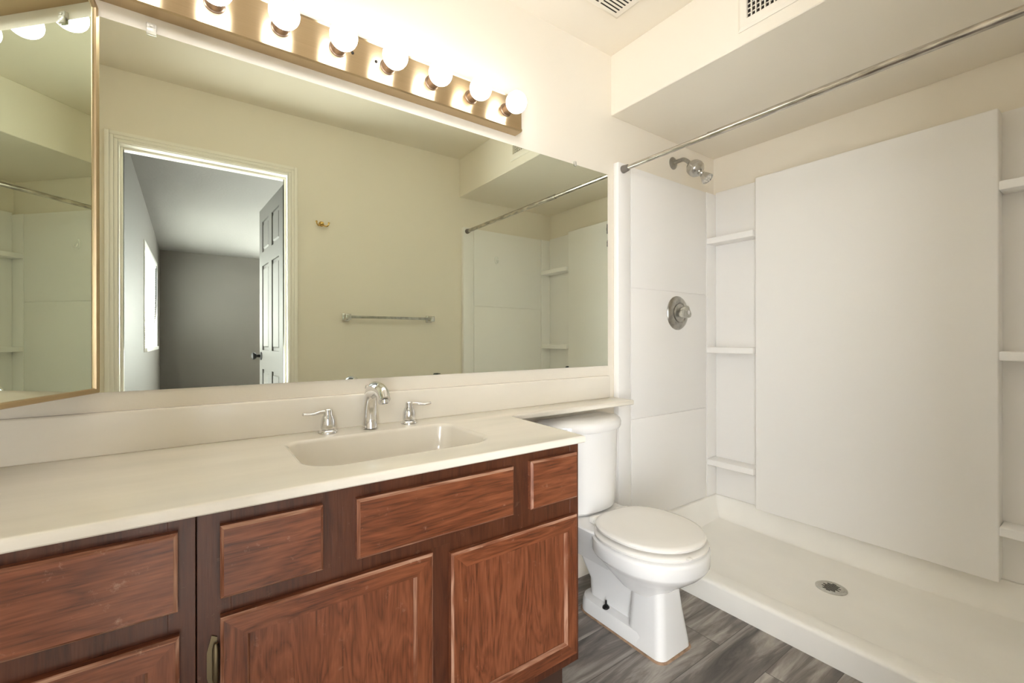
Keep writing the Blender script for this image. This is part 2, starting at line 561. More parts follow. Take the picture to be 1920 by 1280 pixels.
# window with frame, lit pane; the blind is its own thing
b = B()
add_box(b, BXL - .09, BXL + .012, WY0 - .03, WY0 + .015, WZ0 - .03, WZ1 + .03, bevel=.003)
add_box(b, BXL - .09, BXL + .012, WY1 - .015, WY1 + .03, WZ0 - .03, WZ1 + .03, bevel=.003)
add_box(b, BXL - .09, BXL + .012, WY0 + .015, WY1 - .015, WZ1 - .015, WZ1 + .03, bevel=.003)
add_box(b, BXL - .09, BXL + .03, WY0 + .015, WY1 - .015, WZ0 - .03, WZ0 + .012, bevel=.003)
win = struct('window_1', b, M['white_plastic'], label='bright daylit window with white frame in the grey bedroom wall', cat='window')
b = B(); add_box(b, BXL - .050, BXL - .044, WY0 + .0155, WY1 - .0155, WZ0 + .0125, WZ1 - .0155)
obj('pane', b, M['pane'], win)
b = B()
for ya, yb in ((GLY0 + .001, GLY0 + .05), (GLY1 - .05, GLY1 - .001), ((GLY0 + GLY1) / 2 - .04, (GLY0 + GLY1) / 2 + .04)):
    add_box(b, BXL - .09, BXL - .02, ya, yb, .001, GLZ1 - .001, bevel=.003)
add_box(b, BXL - .09, BXL - .02, GLY0 + .05, GLY1 - .05, .001, .06, bevel=.003)
add_box(b, BXL - .09, BXL - .02, GLY0 + .05, GLY1 - .05, GLZ1 - .06, GLZ1 - .001, bevel=.003)
fill_win2 = struct('fill_window_2', b, M['white_plastic'], label='patio door added to the grey bedroom wall as fill light through the doorway', cat='window')
b = B(); add_box(b, BXL - .10, BXL - .092, GLY0 + .001, GLY1 - .001, .001, GLZ1 - .001)
obj('pane', b, M['patio'], fill_win2)
b = B()
for xa, xb in ((FX0 + .001, FX0 + .05), (FX1 - .05, FX1 - .001), ((FX0 + FX1) / 2 - .03, (FX0 + FX1) / 2 + .03)):
    add_box(b, xa, xb, BY1 - .08, BY1 - .01, FZ0 + .001, FZ1 - .001, bevel=.003)
add_box(b, FX0 + .05, FX1 - .05, BY1 - .08, BY1 - .01, FZ0 + .001, FZ0 + .05, bevel=.003)
add_box(b, FX0 + .05, FX1 - .05, BY1 - .08, BY1 - .01, FZ1 - .05, FZ1 - .001, bevel=.003)
fill_win3 = struct('fill_window_3', b, M['white_plastic'], label='window added to the far grey bedroom wall as fill light for the vanity', cat='window')
b = B(); add_box(b, FX0 + .001, FX1 - .001, BY1 - .098, BY1 - .09, FZ0 + .001, FZ1 - .001)
obj('pane', b, M['far_fill_pane'], fill_win3)
b = B()
for k in range(44):
    z = WZ0 + .03 + k * (WZ1 - WZ0 - .07) / 43
    c, s = math.cos(.45), math.sin(.45)
    P = [(BXL - .016 + dx * c - dz * s, z + dx * s + dz * c) for dx, dz in ((-.012, -.0006), (.012, -.0006), (.012, .0006), (-.012, .0006))]
    loft(b, [[Vector((px, WY0 + .02, pz)) for px, pz in P], [Vector((px, WY1 - .02, pz)) for px, pz in P]])
add_box(b, BXL - .034, BXL + .002, WY0 + .018, WY1 - .018, WZ1 - .045, WZ1 - .017, bevel=.003)
tag(obj('window_blind', b, M['blind']), 'white horizontal slat blind hanging in the bedroom window', 'blind')

# six-panel door, swung into the bedroom
door = bpy.data.objects.new('door_1', None); COL.objects.link(door)
door.location = (DX1 - .006, BY0 - .012, 0.0)
door['kind'] = 'structure'; door['label'] = 'open six-panel white door swung into the grey bedroom'; door['category'] = 'door'
ORIGIN['door_1'] = Vector((0, 0, 0))
DWd, DHt, DTk = 0.752, 2.045, 0.035
def door_panel_mesh():
    b = B()
    # local: x = along the door from the hinge, y = thickness, z = up ; built from stiles and rails plus raised panels
    st, mw = 0.105, 0.10
    rails = [(0.012, 0.20), (0.86, 1.00), (1.62, 1.72), (DHt - 0.10, DHt)]
    add_box(b, 0, st, 0, DTk, 0.012, DHt); add_box(b, DWd - st, DWd, 0, DTk, 0.012, DHt)
    for z0, z1 in rails:
        add_box(b, st, DWd - st, 0, DTk, z0, z1)
    cx = DWd / 2
    for (z0, z1) in ((0.20, 0.86), (1.00, 1.62), (1.72, DHt - 0.10)):
        add_box(b, cx - mw / 2, cx + mw / 2, 0, DTk, z0, z1)
        for (x0, x1) in ((st, cx - mw / 2), (cx + mw / 2, DWd - st)):
            add_box(b, x0, x1, .010, DTk - .010, z0, z1)
            add_box(b, x0 + .022, x1 - .022, .002, DTk - .002, z0 + .022, z1 - .022, bevel=.0075, seg=1)
    return b
db = door_panel_mesh()
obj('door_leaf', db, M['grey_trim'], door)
door.rotation_euler = (0, 0, math.radians(-90 - 3.9))
b = B()
for s in (-1, 1):
    yb = 0 if s < 0 else DTk
    add_lathe(b, (DWd - .065, yb, .955), (0, s, 0), [(.030, 0), (.030, .004), (.026, .008), (.011, .010), (.010, .030), (.020, .036), (.027, .048), (.026, .058), (.016, .064), (.001, .065)], 24)
obj('knob', b, M['black_metal'], door, label='dark door knob')
b = B()
for z in (1.80, 1.02, 0.22):
    add_box(b, -.002, .045, DTk - .001, DTk + .002, z - .045, z + .045)
    add_box(b, -.0025, .0, .002, .032, z - .045, z + .045)
    add_lathe(b, (-.003, DTk + .004, z - .045), (0, 0, 1), [(.006, 0), (.006, .09)], 10)
obj('hinge', b, M['black_metal'], door, label='black door hinges')

# ------------------------------------------------------------------ shower: pan, surround
PX0, PX1 = 1.70, 2.517
def pan_mesh():
    b = B()
    cz, lip = 0.094, 0.168
    ly = W - 0.002
    zf = lambda x, y: 0.030 + 0.030 * min(1, math.hypot((x - 2.167) / 0.5, (y + .73) / 0.9))
    def prof_front(x):
        d = x - PX0
        if d <= 0.014:
            return cz - 0.014 + math.sqrt(max(0, .014 ** 2 - (.014 - d) ** 2))
        if d <= 0.080:
            return cz + 0.001
        if d <= 0.130:
            t = (d - .080) / .05
            return cz - (cz - 0.03) * (1 - math.cos(PI * t)) / 2 * 1.0
        return -1
    def prof_wall(d):
        if d <= 0.034:
            return lip
        if d <= 0.046:
            t = (d - .034) / .012
            return lip - .010 * (1 - math.sqrt(max(0, 1 - t * t)))
        if d <= 0.110:
            t = (d - .046) / .064
            return lip - .010 - (lip - .045) * (1 - (1 - t) ** 2.2)
        return -1
    xs = [PX0 + .014 * (1 - math.cos(PI / 2 * k / 6)) for k in range(7)] + [PX0 + .03, PX0 + .055] + [PX0 + .080 + .05 * k / 8 for k in range(9)]
    x = PX0 + .15
    while x < PX1 - .12:
        xs.append(x); x += .03
    wallp = [.110 - .064 * k / 12 for k in range(13)] + [.043, .040, .037, .034, 0.0]
    xs += [PX1 - d for d in wallp]
    ys = [-(ly - d) for d in reversed(wallp)]
    y = -ly + .14
    while y < -.12:
        ys.append(y); y += .04
    ys += [-d for d in wallp]
    grid = []
    for x in xs:
        row = []
        for y in ys:
            dw = min(PX1 - x, -y, y + ly)
            h = max(zf(x, y), prof_front(x), 0.0)
            pw = prof_wall(dw)
            if x < PX0 + .080:
                pw = -1
            elif x < PX0 + .13:
                pw = min(pw, prof_wall(min(-y, y + ly))) if PX1 - x > .2 else pw
            row.append(b.verts.new((x, y, max(h, pw))))
        grid.append(row)
    for i in range(len(xs) - 1):
        for j in range(len(ys) - 1):
            b.faces.new((grid[i][j], grid[i + 1][j], grid[i + 1][j + 1], grid[i][j + 1]))
    # outer faces down to the floor
    for rowv in (grid[0], grid[-1]):
        lo_ = [b.verts.new((v.co.x + (.002 if rowv is grid[0] else 0), v.co.y, 0.0)) for v in rowv]
        for k in range(len(rowv) - 1):
            b.faces.new((rowv[k], rowv[k + 1], lo_[k + 1], lo_[k]))
    return b
pan = thing('shower_pan', 'low cream shower pan with a curb, on the grey plank floor', 'shower pan', (2.1, -.757, 0))
obj('basin', pan_mesh(), M['pan'], pan, smooth=50)
dr = B()
add_lathe(dr, (2.167, -.719, .0325), (0, 0, 1), [(.056, 0), (.056, .003), (.050, .0055), (.046, .0055), (.044, .004), (.002, .004)], 40)
drain = obj('drain', dr, M['head_chrome'], pan, label='round metal drain grate')
b = B()
for k in range(-4, 5):
    xk = k * .0085
    hl = math.sqrt(max(0, .036 ** 2 - xk ** 2)) * (.9 if k % 2 else .62)
    add_box(b, 2.167 + xk - .0024, 2.167 + xk + .0024, -.719 - hl, -.719 + hl, .0362, .0369)
obj('slot', b, M['vent_dark'], drain)

SX, SY = 2.487, 0.030          # surround inner faces
SZ0, SZ1 = 0.168, 1.925
sur = thing('shower_surround', 'white acrylic shower wall surround with corner shelves', 'shower surround', (2.2, -.757, SZ0))
def end_panel(side):
    # side 0: at y = 0 (mirror wall); side 1: at y = -W (door wall)
    b = B()
    f = (lambda y: y) if side == 0 else (lambda y: -W - y)
    def bx(x0, x1, d0, d1, z0, z1, bev=.0):
        ya, yb = f(-d0), f(-d1)
        add_box(b, x0, x1, min(ya, yb), max(ya, yb), z0, z1, bevel=bev, seg=2)
    g = .003
    zs = [SZ0, .686, 1.330, SZ1]
    bx(1.700, XR - .001, .0005, SY - .007, SZ0, SZ1 - .004)
    bx(1.636, 1.728 - g, .001, SY + .003, SZ0 - .07, SZ1, .004)
    for za, zb in zip(zs[:-1], zs[1:]):
        bx(1.728 + g, 2.393 - g, .001, SY, za + g, zb - g, .0015)
    bx(2.393 + g, SX + .03, .001, SY, SZ0, SZ1, .002)
    return b
obj('end_panel', end_panel(0), M['acrylic'], sur)
obj('end_panel', end_panel(1), M['acrylic'], sur)
b = B(); add_box(b, SX, XR - .001, -W + SY, -SY, SZ0, SZ1 + .012, bevel=.004)
obj('back_panel', b, M['acrylic'], sur)
b = B(); add_box(b, 2.410, SX + .002, -1.168, -.293, .176, 1.932, bevel=.006, seg=3)
obj('center_panel', b, M['acrylic'], sur)
for (ya, yb) in ((-.291, -SY - .0005), (-W + SY + .0005, -1.170)):
    for zm in (.372, 1.015, 1.640):
        b = B(); add_box(b, 2.393, SX + .002, ya, yb, zm - .017, zm + .017, bevel=.004, seg=3)
        obj('shelf', b, M['acrylic'], sur)

# shower valve
vx, vz = 2.108, 1.218
valve = thing('shower_valve', 'round chrome shower valve with a clear knob, on the white surround', 'shower valve', (vx, -SY, vz))
b = B()
add_lathe(b, (vx, -SY, vz), (0, -1, 0), [(.091, 0), (.091, .003), (.086, .010), (.074, .016), (.058, .017), (.054, .014), (.052, .012), (.002, .012)], 56)
obj('escutcheon', b, M['dull_chrome'], valve)
b = B()
add_lathe(b, (vx, -SY - .012, vz), (0, -1, 0), [(.050, 0), (.048, .006), (.030, .012), (.024, .014)], 40)
obj('collar', b, M['dull_chrome'], valve)
b = B()
rings = []
for d, r in ((.014, .020), (.022, .027), (.046, .033), (.054, .030), (.058, .018)):
    ring = []
    for i in range(48):
        t = 2 * PI * i / 48
        rr = r * (1 + .16 * math.cos(3 * t))
        ring.append(Vector((vx + rr * math.sin(t), -SY - .010 - d, vz + rr * math.cos(t))))
    rings.append(ring)
loft(b, rings)
kn = obj('knob', b, M['acrylic_clear'], valve, label='clear acrylic knob')
b = B(); add_lathe(b, (vx, -SY - .0665, vz), (0, -1, 0), [(.011, 0), (.011, .003), (.008, .0045)], 20)
obj('cap', b, M['chrome'], kn)

# shower head
hx, hz = 2.115, 2.035
sh = thing('showerhead', 'chrome shower head with round filter on a bent arm above the surround', 'shower head', (hx, 0, hz))
b = B(); add_lathe(b, (hx, -.001, hz), (0, -1, 0), [(.033, 0), (.033, .003), (.028, .008), (.016, .012)], 32)
obj('flange', b, M['dull_chrome'], sh)
arm = spline([(hx, -.004, hz), (hx, -.035, hz + .002), (hx, -.065, hz + .000), (hx, -.092, hz - .020), (hx, -.110, hz - .045)], 8)
b = B(); add_tube(b, arm, .0105, 16)
obj('arm', b, M['dull_chrome'], sh)
ax = Vector((0, -.72, -.70)).normalized()
o0 = Vector((hx, -.103, hz - .038))
b = B()
add_lathe(b, o0, ax, [(.013, -.004), (.017, 0), (.018, .006), (.030, .010), (.040, .024), (.041, .036), (.0425, .037), (.0425, .050), (.041, .051), (.040, .062), (.030, .074), (.020, .078), (.017, .080)], 40)
obj('filter_body', b, M['head_chrome'], sh)
o1 = o0 + ax * .078
ax2 = Vector((.10, -.62, -.78)).normalized()
b = B()
add_lathe(b, o1, ax2, [(.011, -.004), (.012, .006), (.016, .010), (.017, .018), (.015, .022), (.019, .030), (.030, .058), (.031, .064), (.027, .066), (.024, .062), (.002, .062)], 36)
hd = obj('spray_head', b, M['head_chrome'], sh)
b = B()
a_, u_, v_ = frame_of(ax2)
for k in range(8):
    t = 2 * PI * k / 8
    add_lathe(b, o1 + ax2 * .060 + (u_ * math.cos(t) + v_ * math.sin(t)) * .016, ax2, [(.0042, 0), (.0036, .005), (.001, .006)], 8)
obj('nozzle', b, M['socket_liner'], hd)

# curtain rod
rx, rz = 1.668, 1.893
rod = thing('shower_curtain_rod', 'worn chrome tension rod spanning the top of the shower opening', 'curtain rod', (rx, -.757, rz))
b = B(); add_tube(b, [(rx, -SY - .028, rz), (rx, -.47, rz)], .0105, 24)
obj('inner_tube', b, M['worn_chrome'], rod)
b = B()
add_tube(b, [(rx, -.468, rz), (rx, -W + SY + .028, rz)], .0128, 24)
add_lathe(b, (rx, -.468, rz), (0, -1, 0), [(.0105, 0), (.0136, .001), (.0136, .008), (.0128, .009)], 24)
obj('outer_tube', b, M['worn_chrome'], rod)
for s, y0 in ((-1, -SY - .0032), (1, -W + SY + .0032)):
    b = B(); add_lathe(b, (rx, y0, rz), (0, s, 0), [(.018, 0), (.0185, .004), (.0165, .020), (.0150, .032), (.0128, .034)], 24)
    obj('end_cap', b, M['rubber'], rod)

# adhesive hook on the far end panel
hk = B()
hy = -W + SY + .0005
rings = []
for d, s in ((0, 1.0), (.004, 1.0), (.007, .85)):
    rings.append([Vector((1.935 + .017 * s * math.cos(t), hy + d, 1.705 + .032 * s * math.sin(t) - .002)) for t in [2 * PI * i / 32 for i in range(32)]])
loft(hk, rings)
add_tube(hk, spline([(1.935, hy + .006, 1.705), (1.935, hy + .012, 1.690), (1.935, hy + .020, 1.680), (1.935, hy + .028, 1.686), (1.935, hy + .030, 1.698)], 5), .005, 12)
tag(obj('adhesive_hook', hk, M['white_plastic'], loc=(1.935, hy, 1.705)), 'small white plastic hook stuck on the shower wall, seen in the mirror', 'hook')

# ------------------------------------------------------------------ mirror and clips
mr = thing('wall_mirror', 'large frameless mirror on the wall above the countertop', 'mirror', (.7, 0, 1.4))
b = B(); add_box(b, -.30, 1.591, -.006, -.0005, .953, 1.860)
for f in b.faces:
    f.material_index = 0 if f.normal.y < -.5 else 1
obj('glass', b, [M['mirror'], M['mirror_edge']], mr, smooth=0)
specks = [(1.588, 1.60, .005, .030), (1.589, 1.53, .003, .018), (1.33, .957, .012, .004), (.70, .956, .014, .0032), (.40, .955, .010, .0015)]
for x, z, a, c in specks:
    b = B()
    n = 14
    ring = []
    for i in range(n):
        t = 2 * PI * i / n; k = 0.7 + 0.5 * random.random()
        ring.append(Vector((min(1.5905, x + a * k * math.cos(t)), -.0062, max(.9535, z + c * k * math.sin(t)))))
    loft(b, [ring, [p + Vector((0, -.0002, 0)) for p in ring]])
    obj('desilvered_spot', b, M['mirror_edge'], mr, smooth=0, label='black desilvered spot at the mirror edge')
def clip(x, z, up):
    b = B()
    s = 1 if up else -1
    add_box(b, x - .010, x + .010, -.010, -.0006, min(z, z + s * .016), max(z, z + s * .016), bevel=.002)
    add_box(b, x - .010, x + .010, -.0115, -.0068, min(z - s * .014, z + s * .004), max(z - s * .014, z + s * .004), bevel=.002)
    add_lathe(b, (x, -.009, z + s * .009), (0, -1, 0), [(.004, 0), (.004, .002), (.002, .003)], 10)
    obj('clip', b, M['plastic_clear'] if up else M['black_metal'], mr, label='clear plastic mirror clip' if up else 'dark mirror clip')
clip(-.0925, 1.866, True)
b = B()
add_box(b, 1.374, 1.386, -.009, -.0006, 1.863, 1.874, bevel=.0015)
add_box(b, 1.374, 1.386, -.010, -.0068, 1.853, 1.866, bevel=.0015)
obj('clip', b, M['plastic_clear'], mr, label='small mirror clip near the shower end')

# ------------------------------------------------------------------ medicine cabinet: body on the left wall, mirrored door ajar
MZ0, MZ1 = .953, 1.893
mc = thing('medicine_cabinet', 'brass-framed mirrored medicine cabinet with its door ajar beside the big mirror', 'medicine cabinet', (XL, -.22, MZ0))
b = B()
add_box(b, XL + .001, -.374, -.41, -.014, MZ0 + .01, MZ1 - .01, bevel=.002)
obj('body', b, M['trim'], mc)
HX, HY = -.190, -.010            # free edge of the door, near the big mirror
ang = math.radians(22.8)
dirv = Vector((-math.sin(ang), -math.cos(ang), 0))     # from free edge to hinge
nrm = Vector((math.cos(ang), -math.sin(ang), 0))       # towards the room
DL, DTH, FW = .405, .020, .012
def dpt(s, d, z):
    return Vector((HX, HY, z)) + dirv * s - nrm * d
# frame: a loop of square section with chamfered upper corners
ch = .018
outer = [(0, MZ0), (DL, MZ0), (DL, MZ1 - ch), (DL - ch, MZ1), (ch, MZ1), (0, MZ1 - ch)]
outer2 = [Vector(p) for p in outer]
inner2 = offset_poly(outer2, FW)
b = B()
secs = []
for q, d in ((outer2, DTH), (outer2, .002), (offset_poly(outer2, .002), 0), (offset_poly(outer2, FW - .002), 0), (inner2, .003), (inner2, DTH)):
    secs.append([b.verts.new(dpt(p.x, d, p.y)) for p in q])
n6 = len(outer)
for k in range(len(secs)):
    a, c = secs[k], secs[(k + 1) % len(secs)]
    for i in range(n6):
        j = (i + 1) % n6
        b.faces.new((a[i], a[j], c[j], c[i]))
obj('door_frame', b, M['brass_trim'], mc, label='brass door frame')
b = B()
ins = offset_poly(outer2, FW - .003)
loft(b, [[dpt(p.x, .005, p.y) for p in ins], [dpt(p.x, .010, p.y) for p in ins]])
obj('door_mirror', b, M['mirror'], mc, smooth=0, label='mirror glass of the cabinet door')

# ------------------------------------------------------------------ vanity light bar and bulbs
LX0, LX1, LZ0, LZ1, LD = -.192, 1.052, 1.902, 2.030, .046
bar = thing('vanity_light', 'long brushed brass light bar on the wall above the mirror', 'light fixture', (.43, 0, 1.965))
b = B()
# pressed plate with a rolled lower and upper lip
prof = [(0, LZ0), (-LD + .004, LZ0), (-LD - .002, LZ0 + .003), (-LD - .002, LZ0 + .010), (-LD + .003, LZ0 + .013), (-LD + .003, LZ1 - .006), (-LD, LZ1 - .002), (-LD + .004, LZ1), (0, LZ1)]
loft(b, [[Vector((LX0, y - .0005, z)) for y, z in prof], [Vector((LX1, y - .0005, z)) for y, z in prof]])
obj('backplate', b, M['brass'], bar, smooth=25)
BX = [-.117 + .1562 * k for k in range(8)]
BZ = 1.967
for x in BX:
    b = B(); add_lathe(b, (x, -LD + .0025, BZ), (0, -1, 0), [(.025, 0), (.0245, .003), (.0215, .005), (.0215, .034), (.0195, .034), (.0195, .020)], 32, cap1=True)
    obj('socket', b, M['socket'], bar)
for x in (.396, .470):
    b = B(); add_lathe(b, (x, -LD + .0025, BZ + .004), (0, -1, 0), [(.0045, 0), (.0045, .002), (.003, .004), (.0005, .0045)], 12)
    obj('screw', b, M['black_metal'], bar)
bulb_labels = [
    'lit globe bulb at the cabinet end of the brass light bar', 'second lit globe bulb from the cabinet end of the light bar',
    'third lit globe bulb from the cabinet end of the light bar', 'fourth lit globe bulb from the cabinet end, beside a small screw',
    'fifth lit globe bulb from the cabinet end, fourth from the shower end', 'third lit globe bulb from the shower end of the light bar',
    'slightly warmer lit globe bulb, second from the shower end', 'last lit globe bulb at the shower end of the brass light bar']
RB = .039
for k, x in enumerate(BX):
    b = B()
    prof = [(.0135, -.006), (.0150, .0), (.0165, .008)]
    c0 = .045
    a0 = math.acos(.0175 / RB)
    for i in range(15):
        t = -a0 + (PI / 2 + a0) * i / 14
        prof.append((max(RB * math.cos(t), .0004), c0 + RB * math.sin(t)))
    o = (x, -LD - .022, BZ)
    add_lathe(b, o, (0, -1, 0), prof, 32)
    ob = obj('light_bulb', b, M['bulb_warm'] if k == 6 else M['bulb'], loc=o, smooth=60)
    tag(ob, bulb_labels[k], 'light bulb', 'globe bulbs in the brass light bar')

# ------------------------------------------------------------------ vents
vt = thing('exhaust_vent', 'square slotted exhaust fan grille on the ceiling', 'vent', (1.31, -.325, CEIL))
b = B()
x0, x1, y0, y1 = 1.175, 1.445, -.46, -.190
rings = [[Vector((x0 - e, y0 - e, z)), Vector((x1 + e, y0 - e, z)), Vector((x1 + e, y1 + e, z)), Vector((x0 - e, y1 + e, z))] for e, z in ((0, CEIL - .0005), (0, CEIL - .006), (-.014, CEIL - .016), (-.020, CEIL - .017))]
loft(b, rings)
obj('grille', b, M['vent_white'], vt)
b = B()
n = 14
for half in (0, 1):
    for i in range(n):
        yy = y0 + .034 + i * (y1 - y0 - .068) / (n - 1)
        xa = x0 + .034 + half * .104
        add_box(b, xa, xa + .092, yy - .0028, yy + .0028, CEIL - .0176, CEIL - .0168)
obj('slot', b, M['vent_dark'], vt)

rg = thing('air_register', 'slatted air supply register on the soffit face', 'vent', (SOF_X, -.727, 2.31))
GY0, GY1, GZ0, GZ1 = -.805, -.650, 2.232, 2.388
b = B()
fr = [((GY0 - .034, GZ0 - .028), (GY1 + .034, GZ1 + .028)), ((GY0, GZ0), (GY1, GZ1))]
def rect_ring(x, e):
    return [Vector((x, GY0 - e, GZ0 - e)), Vector((x, GY1 + e, GZ0 - e)), Vector((x, GY1 + e, GZ1 + e)), Vector((x, GY0 - e, GZ1 + e))]
loft(b, [rect_ring(SOF_X - .0005, .034), rect_ring(SOF_X - .004, .034), rect_ring(SOF_X - .011, .024), rect_ring(SOF_X - .012, .002), rect_ring(SOF_X - .010, 0), rect_ring(SOF_X - .001, 0)], False, False)
obj('frame', b, M['vent_white'], rg)
b = B(); add_box(b, SOF_X - .0016, SOF_X - .0006, GY0, GY1, GZ0, GZ1)
obj('duct', b, M['vent_dark'], rg)
for k in range(1, 10):
    b = B()
    yy = GY0 + k * (GY1 - GY0) / 10
    add_box(b, SOF_X - .0105, SOF_X - .005, yy - .0020, yy + .0020, GZ0, GZ1)
    obj('vane', b, M['vent_white'], rg)
for k in range(1, 9):
    b = B()
    zz = GZ0 + k * (GZ1 - GZ0) / 9
    add_box(b, SOF_X - .0045, SOF_X - .0018, GY0, GY1, zz - .0017, zz + .0017)
    obj('louver', b, M['vent_white'], rg)

# ------------------------------------------------------------------ vanity cabinets
FY = -.516                      # face frame front
VZ0, VZ1 = .150, .7805
VX1 = .903
SPLIT = -.001
def slab_front(x0, x1, z0, z1, th=.018):
    """drawer front: flat field with a chamfer toned for wear and highlight all round"""
    b = B()
    add_box(b, x0, x1, FY - th, FY - .0006, z0, z1)
    bm = b
    front = [e for e in bm.edges if all(abs(v.co.y - (FY - th)) < 1e-5 for v in e.verts)]
    r = bmesh.ops.bevel(bm, geom=front, offset=.0055, segments=1, profile=.5, affect='EDGES')
    for f in r['faces']:
        n = f.normal
        f.material_index = 1 if abs(n.z) > abs(n.x) else 2
    return b
def door_frame_mesh(x0, x1, z0, z1, st, th=.019):
    b = B()
    ring = lambda e, y: [Vector((x0 + e, y, z0 + e)), Vector((x1 - e, y, z0 + e)), Vector((x1 - e, y, z1 - e)), Vector((x0 + e, y, z1 - e))]
    secs = [ring(0, FY - .0006), ring(0, FY - th + .005), ring(.005, FY - th), ring(st - .005, FY - th), ring(st, FY - th + .010), ring(st, FY - .0006)]
    vr = [[b.verts.new(p) for p in s] for s in secs]
    for k in range(len(vr)):
        a, c = vr[k], vr[(k + 1) % len(vr)]
        for i in range(4):
            j = (i + 1) % 4
            f = b.faces.new((a[i], a[j], c[j], c[i]))
            horiz = i in (0, 2)
            if k == 1 or k == 3:
                f.material_index = 2 if horiz else 3
            else:
                f.material_index = 1 if horiz else 0
    return b
DOORM = [M['oak_v'], M['oak_h'], M['oak_worn_lit'], M['oak_worn_lit_v']]
DRWM = [M['oak_h'], M['oak_worn_lit'], M['oak_worn_lit_v']]

def cabinet_body(x0, x1):
    b = B()
    add_box(b, x0, x0 + .014, FY + .019, -.004, VZ0, VZ1)
    add_box(b, x1 - .014, x1, FY + .019, -.004, VZ0, VZ1)
    add_box(b, x0 + .014, x1 - .014, -.016, -.004, VZ0, VZ1)
    add_box(b, x0 + .014, x1 - .014, FY + .019, -.016, VZ0, VZ0 + .014)
    return b
def face_frame(x0, x1, stiles, rails):
    b = B()
    for a, c in stiles:
        add_box(b, a, c, FY, FY + .0188, VZ0, VZ1, bevel=.0008, seg=1)
    for a, c, z0, z1 in rails:
        add_box(b, a, c, FY + .0004, FY + .0188, z0, z1)
    return b

# sink base
cr = thing('vanity_cabinet', 'dark oak sink base cabinet with two panel doors, below the basin', 'vanity cabinet', (.45, -.26, 0))
obj('body', cabinet_body(SPLIT + .001, VX1), M['oak_frame'], cr)
obj('face_frame', face_frame(SPLIT, VX1, [(SPLIT + .0008, .050), (.192, .282), (.640, .740), (.870, VX1)],
    [(.05, .192, .735, VZ1), (.282, .64, .735, VZ1), (.74, .87, .735, VZ1), (.05, .192, .575, .645), (.282, .64, .575, .645), (.74, .87, .575, .645),
     (.05, .87, VZ0, .20)]), M['oak_frame'], cr)
b = B()
add_box(b, .432, .486, FY + .0002, FY + .0188, .19, .60)
obj('center_stile', b, M['oak_frame'], cr)
b = B(); add_box(b, SPLIT + .001, VX1 - .004, FY + .066, -.004, .0005, VZ0 - .0005)
obj('toe_kick', b, M['toe'], cr)
for x0, x1, z0, z1 in ((.033, .202, .629, .756), (.267, .663, .629, .753), (.718, .886, .629, .757)):
    obj('drawer_front', slab_front(x0, x1, z0, z1), DRWM, cr)
def panel_door(parent, x0, x1, z0, z1, st, tilt=0.0):
    o = obj('door', door_frame_mesh(x0, x1, z0, z1, st), DOORM, parent)
    b = B(); add_box(b, x0 + st - .004, x1 - st + .004, FY - .0075, FY - .001, z0 + st - .004, z1 - st + .004)
    p = obj('door_panel', b, M['oak_panel'], o)
    return o
dl = panel_door(cr, .033, .436, .186, .597, .045)
panel_door(cr, .482, .884, .184, .581, .045)
def cab_hinge(parent, x, z):
    b = B()
    add_lathe(b, (x, FY - .006, z - .026), (0, 0, 1), [(.003, -.010), (.0045, -.004), (.0055, 0), (.0055, .052), (.0045, .056), (.003, .062)], 12)
    pts = [(x - .006, z - .050), (x + .002, z - .045), (x + .002, z + .045), (x - .006, z + .050), (x - .010, z + .034), (x - .013, z + .022), (x - .013, z - .022), (x - .010, z - .034)]
    loft(b, [[Vector((px, FY - .0030, pz)) for px, pz in pts], [Vector((px, FY - .0008, pz)) for px, pz in pts]])
    return obj('hinge', b, M['hinge'], parent, label='antique metal hinge')
cab_hinge(dl, .0268, .515)
cab_hinge(dl, .0268, .262)

# drawer base beside the left wall
cl = thing('vanity_cabinet', 'dark oak base cabinet with a wide drawer over a door, beside the sink base', 'vanity cabinet', (-.21, -.26, 0))
obj('body', cabinet_body(XL + .003, SPLIT - .001), M['oak_frame'], cl)
obj('face_frame', face_frame(XL, SPLIT, [(XL + .003, -.372), (-.040, SPLIT - .0008)],
    [(-.372, -.040, .740, VZ1), (-.372, -.040, .575, .640), (-.372, -.040, VZ0, .20)]), M['oak_frame'], cl)
b = B(); add_box(b, XL + .003, SPLIT - .001, FY + .066, -.004, .0005, VZ0 - .0005)
obj('toe_kick', b, M['toe'], cl)
obj('drawer_front', slab_front(-.388, -.026, .628, .760), DRWM, cl)
panel_door(cl, -.388, -.024, .186, .588, .045)

# ------------------------------------------------------------------ countertop with integral basin and backsplash
CZ = .803
TH = .021
ct = thing('countertop', 'cream cultured marble countertop with integral sink, over the oak cabinets', 'countertop', (.45, -.27, CZ))
fillet = [(.925 + .030 - .030 * math.sin(t), -.142 - .030 + .030 * math.cos(t)) for t in [PI / 2 * (1 - k / 6) for k in range(7)]]
outline = [(XL + .002, -.001), (XL + .002, -.536), (.913, -.536)] + fillet + [(1.612, -.142), (1.622, -.134), (1.622, -.001)]
def top_mesh():
    b = B()
    P = [Vector(p) for p in outline]
    r = .008
    loops = []
    for ins, z in ((r, CZ), (r * .62, CZ - r * .08), (r * .29, CZ - r * .29), (r * .08, CZ - r * .62), (0, CZ - r), (0, CZ - TH + .003), (.003, CZ - TH)):
        loops.append([b.verts.new((p.x, p.y, z)) for p in offset_poly(P, ins)])
    n = len(P)
    for a, c in zip(loops[:-1], loops[1:]):
        for i in range(n):
            j = (i + 1) % n
            b.faces.new((a[i], a[j], c[j], c[i]))
    hole = [b.verts.new(p) for p in sink_ring(0, CZ)]
    fill_between(b, [loops[0], hole])
    hole2 = [b.verts.new((v.co.x, v.co.y, CZ - TH)) for v in hole]
    fill_between(b, [loops[-1], hole2])
    return b
